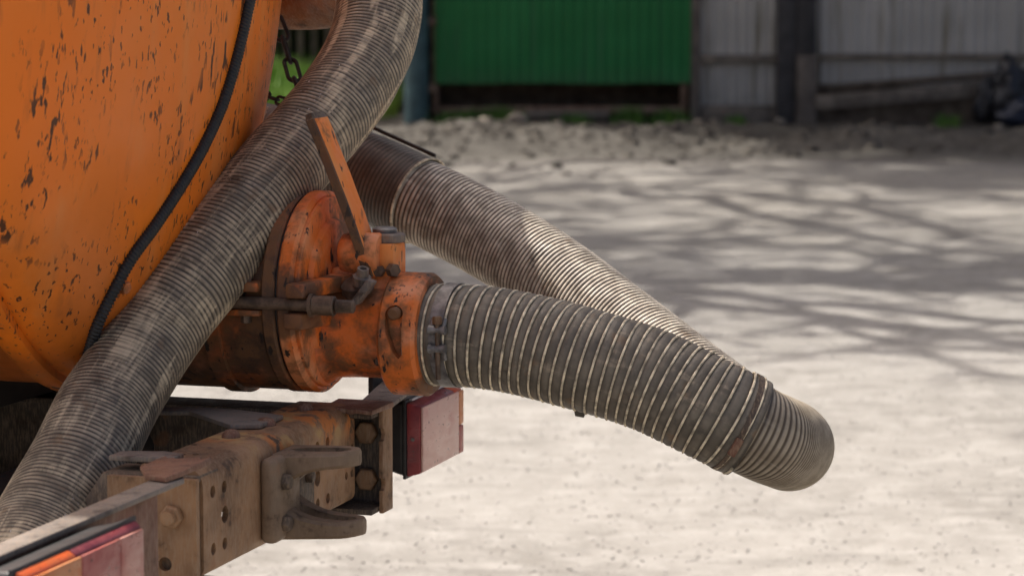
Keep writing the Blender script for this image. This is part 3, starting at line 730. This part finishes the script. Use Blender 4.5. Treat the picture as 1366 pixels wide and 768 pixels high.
p, t, u, v = sfr[0]; hpart('sleeve_lip', finish(MB().torus(p, t, .0698, .0020, 64, 8).mesh('l'), M['hose_rib'], smooth=80), hr, os_)
def at_len(fr, s_):
    a = 0.0
    for i in range(1, len(fr)):
        a += (fr[i][0] - fr[i - 1][0]).length
        if a >= s_: return fr[i]
    return fr[-1]
p, t, u, v = at_len(cfr, .0515)
cl = hpart('clamp_band', finish(MB().lathe([(-.0095, .0684), (-.0095, .0702), (.0095, .0702), (.0095, .0684)], p, t, 64, False).mesh('c'), M['zinc'], smooth=40), hr)
q0 = p - LV * .0735
for z, r_ in ((.016, .0065), (-.009, .0065)):
    hpart('trunnion', finish(MB().lathe([(-.0115, .004), (-.0115, r_), (-.004, r_ * .8), (.004, r_ * .8), (.0115, r_), (.0115, .004)], q0 + Vector((0, 0, z)), t, 18).mesh('t'), M['zinc'], smooth=40), hr, cl)
for z0_, z1_, ll in ((.016, .030, 1), (-.009, -.024, 1)):
    for s_ in (-1, 1):
        hpart('clamp_ear', finish(MB().tube([q0 + t * (.0085 * s_) + Vector((0, 0, z0_)), q0 + t * (.0085 * s_) + LV * .004 + Vector((0, 0, (z0_ + z1_) / 2)), q0 + t * (.0085 * s_) + LV * .008 + Vector((0, 0, z1_))], .0032, 10).mesh('e'), M['zinc'], smooth=60), hr, cl)
hpart('clamp_bolt', finish(MB().cyl(q0 + Vector((0, -.002, .030)), q0 + LV * .004 + Vector((0, -.001, -.050)), .0034, 14).mesh('b'), M['steel'], smooth=40), hr, cl)
hpart('bolt_head', finish(MB().hexn(q0 + Vector((0, -.002, .024)), (0, 0, 1), .0065, .010).mesh('b'), M['rust'], smooth=30), hr, cl)
# band clamp at the far end of the coarse hose
p, t, u, v = at_len(cfr, sum((cpath[i + 1] - cpath[i]).length for i in range(len(cpath) - 1)) - .020)
c2 = hpart('clamp_band', finish(MB().lathe([(-.0038, .0672), (-.0038, .0692), (.0038, .0692), (.0038, .0672)], p, t, 64, False).mesh('c'), M['rust_dark'], smooth=40), hr)
tow = -(LV - t * LV.dot(t)).normalized(); dn = t.cross(tow).normalized()
if dn.z > 0: dn = -dn
q1 = p + (tow * .97 + dn * .18).normalized() * .0705
mb = MB(); a_, b_, c_ = t * .005, dn * .013, tow * .004
mb.hexa([q1 - a_ - b_ - c_, q1 + a_ - b_ - c_, q1 + a_ + b_ - c_, q1 - a_ + b_ - c_, q1 - a_ - b_ + c_, q1 + a_ - b_ + c_, q1 + a_ + b_ + c_, q1 - a_ + b_ + c_])
hpart('screw_housing', finish(mb.mesh('s'), M['rust_red'], bevel=.0015), hr, c2)
# a torn scrap hanging from the coarse hose
q2 = at(772, 549, 3.73); mb = MB().hexa([q2 + Vector(c_) * .8 for c_ in ((-.006, -.006, -.006), (.009, -.006, -.009), (.009, .006, -.008), (-.006, .006, -.006), (-.008, -.006, .008), (.012, -.006, .002), (.012, .006, .002), (-.008, .006, .008))])
hpart('torn_scrap', finish(mb.mesh('s'), M['hose_coarse'], bevel=.001, rough=.001, rscale=200), hr, ch)

hu = empty('suction_hose', at(100, 626, 3.55)); tag(hu, 'worn grey-brown ribbed hose sweeping diagonally in front of the orange tank', 'hose')
upper = [at(*q) for q in ((-60, 930, 3.10), (8, 800, 3.22), (52, 715, 3.33), (101, 626, 3.44), (146, 541, 3.55), (197, 457, 3.64), (253, 377, 3.71), (315, 298, 3.79), (378, 224, 3.89), (442, 150, 3.99), (484, 84, 4.08), (503, 22, 4.15), (502, -30, 4.20), (486, -75, 4.21), (470, -120, 4.2))]
me, upath, ufr = hose_mesh('ribbed_hose', upper, .0625, .0074, .0015, M['hose_upper'], 72, 6, dent=.0018, jit=.40)
hpart('ribbed_hose', me, hu)

# ================================================================== chain by the tank
chn = empty('chain', at(372, 30, 4.35)); tag(chn, 'short rusty chain hanging between the tank and the grey hose', 'chain')
def chain_links(path, ln, wd, wr):
    pts, L_ = spline(path, ln * .78)
    for i in range(len(pts) - 1):
        c_ = (pts[i] + pts[i + 1]) / 2; t = (pts[i + 1] - pts[i]).normalized()
        ax = t.cross(Vector((0, 1, 0))).normalized() if i % 2 else Vector((.35, -1, 0)).cross(t).cross(t).normalized()
        mb = MB(); u_ = t; v_ = ax.cross(u_).normalized(); ring = []
        for k_ in range(28):
            a = 2 * math.pi * k_ / 28
            ring.append(c_ + u_ * ((ln / 2 - wd / 2) * (1 if math.cos(a) > 0 else -1) + math.cos(a) * wd / 2) + v_ * math.sin(a) * wd / 2)
        rings = []
        for k_ in range(28):
            tt = (ring[(k_ + 1) % 28] - ring[k_ - 1]).normalized(); nn = tt.cross(ax).normalized(); bb = ax
            rings.append([ring[k_] + (nn * math.cos(2 * math.pi * j / 8) + bb * math.sin(2 * math.pi * j / 8)) * wr for j in range(8)])
        mb.loft(rings, False, True)
        hpart('link', finish(mb.mesh('link'), M['black_steel'], smooth=80), chn)
chain_links([at(366, 22, 4.30), at(378, 52, 4.28), at(389, 90, 4.24), at(400, 125, 4.20), at(420, 165, 4.17)], .048, .019, .0032)
chain_links([at(335, 118, 4.26), at(352, 127, 4.22), at(380, 137, 4.18)], .022, .012, .0024)

# ================================================================== fence across the yard
FX = lambda px: (px - 683) / FPX * FENCE_Y
FZ = lambda py: at(683, py, FENCE_Y).z
def m_sheet(name, c, c2, streak, stain=.5):
    k = Mat(name, .55)
    n = k.noise(1.6, 4); st = k.noise(1, 4, .6, co=k.coord(scale=(9, 9, .7)))
    d = k.mix(k.ramp(n, .35, .7), c, c2)
    d = k.mix(k.ramp(st, .55, .72, 0, stain), d, streak)
    z = k.xyz()[2]
    d = k.mix(k.math('MULTIPLY', k.ramp(z, .62, .2, 0, .35), k.ramp(k.noise(5, 4), .3, .6, .4, 1)), d, (.13, .12, .10))
    k.col(d); k.bump(n, .15, .004); return k.m
M['green'] = m_sheet('green_sheet', (.012, .185, .042), (.020, .225, .058), (.03, .13, .05), .6)
M['grey'] = m_sheet('weathered_grey_sheet', (.50, .475, .42), (.60, .57, .51), (.20, .17, .10), .8)
M['teal'] = m_plain('teal_post_paint', (.060, .115, .120), .6, 0, .3, 6)
M['pipe'] = m_rust('gate_pipe_rust', a=(.17, .10, .065), b=(.28, .18, .125))
M['old_wood'] = m_plain('old_grey_wood', (.19, .16, .125), .85, 0, .35, 8)
M['dark_wood'] = m_plain('dark_wood', (.13, .10, .072), .9, 0, .4, 8)
M['post_dark'] = m_plain('dark_post_paint', (.060, .056, .054), .7, 0, .3, 5)
M['post_brown'] = m_plain('brown_post', (.15, .125, .10), .8, 0, .3, 6)
def sheet(x0, x1, z0, z1, y, pitch, depth, t=.0012):
    n = max(1, round((x1 - x0) / pitch)); p = (x1 - x0) / n; poly = []
    for i in range(n):
        a = x0 + i * p
        for q, d_ in ((0, 0), (.30, 0), (.42, depth), (.70, depth), (.82, 0)): poly.append((a + q * p, y - d_))
    poly.append((x1, y))
    return MB().prism(poly + [(a, b + t + .001) for a, b in reversed(poly)], z0, z1, 'z')
def gpart(name, mb, mat, root, **kw):
    me = mb.mesh(name); me.transform(Matrix.Translation(-root.location)); return link(name, finish(me, mat, **kw), root)
g = empty('green_gate', (FX(752), FENCE_Y, 0)); tag(g, 'dark green corrugated metal gate with a rusty pipe frame below', 'gate')
gx0, gx1, gz = FX(580), FX(925), FZ(112)
for i in range(4):
    a, b = gx0 + (gx1 - gx0) * i / 4, gx0 + (gx1 - gx0) * (i + 1) / 4
    gpart('sheet', sheet(a, b - .001, gz + .006 * (i % 2), 2.3, FENCE_Y - .003 * (i % 2), .098, .016), M['green'], g, smooth=20)
for z in (FZ(147), 1.25, 2.25): gpart('frame_tube', MB().box(gx0 - .02, FX(912), FENCE_Y + .012, FENCE_Y + .062, z - .033, z + .033), M['pipe'], g, bevel=.006)
for x in (gx0 + .01, FX(912)): gpart('frame_tube', MB().box(x - .03, x + .03, FENCE_Y + .011, FENCE_Y + .063, FZ(147) - .034, 2.29), M['pipe'], g, bevel=.006)
gpart('foot_board', MB().box(FX(700), FX(812), FENCE_Y - .05, FENCE_Y - .02, FZ(158), FZ(148)), M['old_wood'], g, bevel=.004)
# boards and cover added behind the gate to keep the open strip dark
sh = empty('gap_dark_wall', (.5, FENCE_Y + .7, 0)); tag(sh, 'added dark board wall that keeps the gap under the green gate dark', 'wall')
for i in range(22):
    x = FX(540) + i * .15
    gpart('board', MB().box(x, x + .16, FENCE_Y + .70 + .022 * (i % 2), FENCE_Y + .72 + .022 * (i % 2), -.05, 2.2), M['dark_wood'], sh)
gpart('gap_shade_roof', MB().box(FX(540), FX(930), FENCE_Y + .09, FENCE_Y + 1.2, 2.31, 2.36), M['dark_wood'], sh)
for x in (FX(542), FX(926)): gpart('gap_side_wall', MB().box(x, x + .03, FENCE_Y + .10, FENCE_Y + .69, -.05, 2.3), M['dark_wood'], sh)
tp = empty('gate_post', (FX(558), FENCE_Y - .05, 0)); tag(tp, 'round teal steel gate post left of the green gate', 'post')
gpart('post', MB().lathe([(-.1, .118), (2.4, .118), (2.42, .10)], (FX(556), FENCE_Y - .10, 0), (0, 0, 1), 28), M['teal'], tp, smooth=40)
for z in (.30, .95): gpart('hinge', MB().box(FX(572), FX(582), FENCE_Y - .06, FENCE_Y + .03, z, z + .08), M['pipe'], tp, bevel=.004)

f1 = empty('sheet_fence', (FX(980), FENCE_Y, 0)); tag(f1, 'narrow weathered grey corrugated fence panel right of the green gate', 'fence')
gpart('sheet', sheet(FX(926), FX(984), FZ(150), 2.2, FENCE_Y + .03, .10, .02), M['grey'], f1, smooth=20)
gpart('sheet', sheet(FX(984), FX(1036), FZ(148), 2.2, FENCE_Y + .027, .10, .02), M['grey'], f1, smooth=20)
gpart('rail', MB().box(FX(924), FX(1036), FENCE_Y - .045, FENCE_Y + .0, FZ(84), FZ(73)), M['old_wood'], f1, bevel=.004)
gpart('upright', MB().box(FX(921), FX(934), FENCE_Y - .05, FENCE_Y + .009, -.1, 2.2), M['post_brown'], f1, bevel=.004)
gpart('base_board', MB().box(FX(936), FX(1036), FENCE_Y - .02, FENCE_Y + .005, FZ(163), FZ(140)), M['old_wood'], f1, bevel=.004)
dp = empty('fence_post', (FX(1060), FENCE_Y - .08, 0)); tag(dp, 'thick dark fence post between the grey fence panels', 'post')
gpart('post', MB().box(FX(1035), FX(1060), FENCE_Y - .10, FENCE_Y + .08, -.1, 2.4), M['post_dark'], dp, bevel=.01)
gpart('post', MB().box(FX(1061), FX(1087), FENCE_Y - .14, FENCE_Y + .06, -.1, FZ(74)), M['post_brown'], dp, bevel=.01)
gpart('post', MB().box(FX(1061), FX(1086), FENCE_Y - .12, FENCE_Y + .06, FZ(73.6), 2.4), M['post_dark'], dp, bevel=.01)
f2 = empty('sheet_fence', (FX(1230), FENCE_Y, 0)); tag(f2, 'long weathered grey corrugated fence at the right edge behind the slanted planks', 'fence')
xx = FX(1088)
for i in range(5):
    gpart('sheet', sheet(xx, xx + .62, FZ(112) - .02 * i, 2.25, FENCE_Y + .03 - .003 * (i % 2), .10, .02), M['grey'], f2, smooth=20); xx += .622
gpart('rail', MB().box(FX(1088), xx, FENCE_Y - .045, FENCE_Y + .0, FZ(79), FZ(72)), M['old_wood'], f2, bevel=.004)
def slant_board(name, px0, px1, ya0, ya1, yb0, yb1, y, mat, root):
    x0, x1 = FX(px0), FX(px1)
    gpart(name, MB().hexa([(x0, y, FZ(ya1)), (x1, y, FZ(yb1)), (x1, y + .04, FZ(yb1)), (x0, y + .04, FZ(ya1)), (x0, y, FZ(ya0)), (x1, y, FZ(yb0)), (x1, y + .04, FZ(yb0)), (x0, y + .04, FZ(ya0))]), mat, root, bevel=.005)
slant_board('base_board', 1088, 1420, 114, 123, 88, 97, FENCE_Y - .01, M['dark_wood'], f2)
pl = empty('plank', (FX(1190), FENCE_Y - .2, 0)); tag(pl, 'long grey plank leaning low along the right fence', 'plank')
slant_board('board', 1086, 1330, 127, 146, 106, 126, FENCE_Y - .16, M['old_wood'], pl)
gpart('board', MB().box(FX(1086), xx, FENCE_Y + .05, FENCE_Y + .08, -.1, FZ(95)), M['dark_wood'], f2)
# rubbish bags at the right edge
def lump(name, c, s, mat, seed):
    bm = bmesh.new(); bmesh.ops.create_icosphere(bm, subdivisions=5, radius=1)
    for v_ in bm.verts:
        n_ = v_.co.copy(); q = noise.noise(n_ * 1.6 + Vector((seed, 0, 0))) * .28 + abs(noise.noise(n_ * 4 + Vector((0, seed, 0)))) * .16
        v_.co = Vector((n_.x * s[0], n_.y * s[1], n_.z * s[2])) * (1 + q)
        v_.co.z = max(v_.co.z, -s[2] * .8)
    me = bpy.data.meshes.new(name); bm.to_mesh(me); bm.free(); me.transform(Matrix.Translation((0, 0, s[2] * .8)))
    o = link(name, finish(me, mat, smooth=50)); o.location = c; return o
M['bag'] = m_plain('black_bag_plastic', (.010, .010, .013), .38, 0, .4, 12, .3)
M['bag_blue'] = m_plain('navy_bag_plastic', (.018, .024, .045), .4, 0, .4, 12, .3)
tag(lump('rubbish_bag', (FX(1338), FENCE_Y - .42, .02), (.20, .18, .34), M['bag'], 1.3), 'bulging black rubbish bag standing against the right fence', 'bag')
tag(lump('rubbish_bag', (FX(1362), FENCE_Y - .72, .0), (.30, .16, .15), M['bag_blue'], 5.1), 'low navy blue bag lying in front of the black bag', 'bag')
tag(lump('rubbish_bag', (FX(1312), FENCE_Y - .30, .0), (.13, .12, .25), M['bag'], 8.4), 'small black bag left of the bulging black bag', 'bag')
M['rock'] = m_plain('pale_rock', (.27, .23, .18), .85, 0, .3, 12, .4)
for px, dy, s, lab in ((1040, .25, .055, 'small tan stone at the foot of the dark fence post'), (1332, 1.0, .05, 'small tan stone before the rubbish bags'),
                       (935, 1.6, .06, 'grey stone on the shaded ground before the narrow grey fence'), (690, 2.2, .08, 'largest pale stone on the rubble heap before the green gate'),
                       (648, 2.6, .065, 'rounded pale stone left of the largest stone on the heap'), (745, 2.9, .05, 'small pale stone right of the largest stone on the heap')):
    y = FENCE_Y - dy; x = (px - 683) / FPX * y
    tag(lump('rock', (x, y, ground_h(x, y) - .01), (s, s * .8, s * .65), M['rock'], px * .1), lab, 'rock')

# ------------------------------------------------------------------ weeds and grass
k = Mat('grass_blade', .6); k.col(k.mix(k.ramp(k.noise(3, 2), .35, .65), (.05, .14, .015), (.11, .23, .03)))
k.b.inputs['Transmission Weight'].default_value = 0
M['grass'] = k.m
k = Mat('sunny_grass_blade', .6); k.col(k.mix(k.ramp(k.noise(2, 2), .35, .65), (.12, .25, .02), (.20, .33, .04))); M['grass2'] = k.m
def blades(name, n, place, h, mat, wd=.006):
    vs, fs = [], []
    for _ in range(n):
        x, y, z = place(); a = random.random() * 6.28; hh = h * random.uniform(.4, 1.1); b = random.uniform(0, .5) * hh; w_ = wd * random.uniform(.7, 1.4)
        dx, dy = math.cos(a), math.sin(a); o = len(vs)
        for t in (0, .5, 1):
            ww = w_ * (1 - t * .9); cx, cy = x + dx * b * t * t, y + dy * b * t * t
            vs += [(cx - dy * ww, cy + dx * ww, z + hh * t), (cx + dy * ww, cy - dx * ww, z + hh * t)]
        fs += [(o, o + 1, o + 3, o + 2), (o + 2, o + 3, o + 5, o + 4)]
    me = bpy.data.meshes.new(name); me.from_pydata(vs, [], fs); me.update(); me.materials.append(mat); return me
for px, dy, wd, h, n, lab in ((612, .30, .20, .12, 220, 'low green weeds beside the foot of the teal post'), (665, .28, .22, .14, 260, 'broad green weed clump under the left half of the green gate'),
                              (765, .25, .14, .10, 120, 'small weed clump under the middle of the green gate'), (838, .26, .14, .15, 180, 'bright weed clump under the right half of the green gate'),
                              (890, .25, .16, .12, 180, 'weed clump under the right corner of the green gate'), (977, .30, .12, .08, 110, 'flat weed clump before the narrow grey fence'),
                              (1254, .45, .12, .10, 110, 'small weed clump left of the rubbish bags')):
    x0, y0 = FX(px), FENCE_Y - dy
    def pl_(x0=x0, y0=y0, wd=wd):
        x, y = x0 + random.gauss(0, wd * .5), y0 + random.gauss(0, .06); return x, y, ground_h(x, y) - .01
    me = blades('weed_clump', int(n * 1.6), pl_, h * 1.35, M['grass'], .008); me.transform(Matrix.Translation((-x0, -y0, 0)))
    o = link('weed_clump', me); o.location = (x0, y0, 0); tag(o, lab, None, 'weeds along the foot of the fence', 'stuff')
def bank():
    x, y = random.uniform(-5.0, -1.15), random.uniform(28.2, 31.0); return x, y, .02 + (y - 28.2) * .09
tag(link('grass', blades('grass', 9000, bank, .34, M['grass2'], .010)), 'sunny green grass beyond the fence line behind the truck', None, kind='stuff')
pf = empty('picket_fence', (-3, 31.2, 0)); tag(pf, 'dark wooden picket fence behind the sunny grass', 'fence')
for i in range(30):
    x = -5.2 + i * .15
    gpart('picket', MB().box(x, x + .07, 31.2, 31.22, .1, 1.6), M['dark_wood'], pf)
for z in (.45, 1.3): gpart('rail', MB().box(-5.2, -.8, 31.221, 31.26, z, z + .07), M['dark_wood'], pf)
# ================================================================== trees whose shade lies on the yard
M['bark'] = m_plain('tree_bark', (.10, .08, .06), .9, 0, .4, 20, .5)
M['leaf'] = m_plain('young_leaf', (.07, .13, .025), .6, 0, .35, 4, 0)
def tree(name, x, y, h, seed, spread, label, leaves=0, leaf=.06, twig=True, clear=.28, levels=4, reach=1.0):
    rnd = random.Random(seed); root = empty(name, (x, y, 0)); tag(root, label, 'tree', 'trees shading the yard')
    tr, tw, tips = MB(), MB(), []
    def grow(p, d, L_, r, lev):
        n = 5; pts = [p]
        for i in range(n):
            d = (d + Vector((rnd.gauss(0, .13), rnd.gauss(0, .13), rnd.gauss(.05, .08)))).normalized(); pts.append(pts[-1] + d * L_ / n)
        (tr if lev < 2 else tw).tube(pts, lambda t: r * (1 - .55 * t), 8 if lev == 0 else (6 if lev == 1 else 4), cap=lev < 2)
        if lev >= levels - 1: tips.extend(pts[1:])
        if lev == levels: return
        kids = (9, 7, 6, 5)[lev]
        for i in range(kids):
            t = clear + (1 - clear) * (i + rnd.random()) / kids if lev == 0 else .2 + .8 * (i + rnd.random()) / kids
            q = pts[min(n - 1, int(t * n))].lerp(pts[min(n, int(t * n) + 1)], t * n - int(t * n)) if t < 1 else pts[-1]
            a = rnd.random() * 6.283; up = rnd.uniform(.15, .8)
            side = (Vector((math.cos(a), math.sin(a), up)) * spread + d * .55).normalized()
            grow(q, side, L_ * (reach * rnd.uniform(.42, .6) if lev == 0 else rnd.uniform(.45, .65)), r * .56, lev + 1)
    grow(Vector((0, 0, -.1)), Vector((0, 0, 1)), h, h * .021, 0)
    link('trunk', finish(tr.mesh('trunk'), M['bark'], smooth=60), root)
    if leaves:
        for _ in range(leaves):
            p = rnd.choice(tips) + Vector((rnd.gauss(0, .12), rnd.gauss(0, .12), rnd.gauss(0, .12)))
            u = Vector((rnd.gauss(0, 1), rnd.gauss(0, 1), rnd.gauss(0, 1))).normalized(); v_ = u.orthogonal().normalized() * leaf * .5; u = u * leaf
            o = len(tw.v); tw.v += [p - u, p + v_, p + u, p - v_]; tw.f.append((o, o + 1, o + 2, o + 3))
    me = bpy.data.meshes.new('crown'); me.from_pydata([tuple(v_) for v_ in tw.v], [], tw.f); me.update()
    me.materials.append(M['bark']); me.materials.append(M['leaf'])
    nl = leaves
    if nl:
        mi = [0] * (len(me.polygons) - nl) + [1] * nl; me.polygons.foreach_set('material_index', mi)
    link('crown', me, root); return root
for x, y, h, sd, lv_, nl_, cl_, rc_, lab in ((-2.95, 14.7, 9.0, 3, 700, 3, .40, .75, 'slender leafing tree behind the truck, nearest of those in the yard'), (-4.4, 18.2, 8.0, 11, 0, 2, .3, 1.0, 'bare tree behind the truck, second from it'),
                              (-3.8, 22.4, 8.5, 23, 60, 3, .3, 1.0, 'bare tree left of the teal gate post inside the yard'), (3.4, 14.9, 8.0, 31, 500, 3, .40, .75, 'slender leafing tree right of the yard, nearest the camera'),
                              (-5.0, 16.0, 9.5, 71, 500, 3, .40, .9, 'bare tree left of the slender leafing tree behind the truck'),
                              (5.0, 19.4, 8.0, 57, 0, 2, .3, 1.0, 'bare tree standing right of the yard')):
    tree('sparse_tree', x, y, h, sd, 1.05, lab, lv_, .13 if lv_ > 100 else .085, levels=nl_, clear=cl_, reach=rc_)
for i, (x, y, h, lab) in enumerate(((-1.2, 30.2, 13, 'tall leafy tree behind the left half of the green gate'), (1.5, 30.5, 14, 'tall leafy tree behind the right half of the green gate'), (4.3, 30.3, 13, 'tall leafy tree behind the long grey fence'))):
    tree('leafy_tree', x, y, h, 40 + i, .85, lab, 52000, .22, clear=.3)
hd = blades('hedge', 9000, lambda: (random.uniform(-6.2, -.6), random.uniform(31.6, 32.8), .02), 2.0, m_plain('hedge_leaf', (.035, .06, .015), .7, 0, .4, 3, 0), .03)
tag(link('hedge', hd), 'dark hedge behind the picket fence', None, kind='stuff')
part('marker_tag', MB().hexa([loc(at(px, py, Y)) for Y in (4.25, 4.262) for px, py in ((343, 165), (349, 168), (358, 143), (350, 139))]), M['glint_tag_white'], None, 'small white tag')
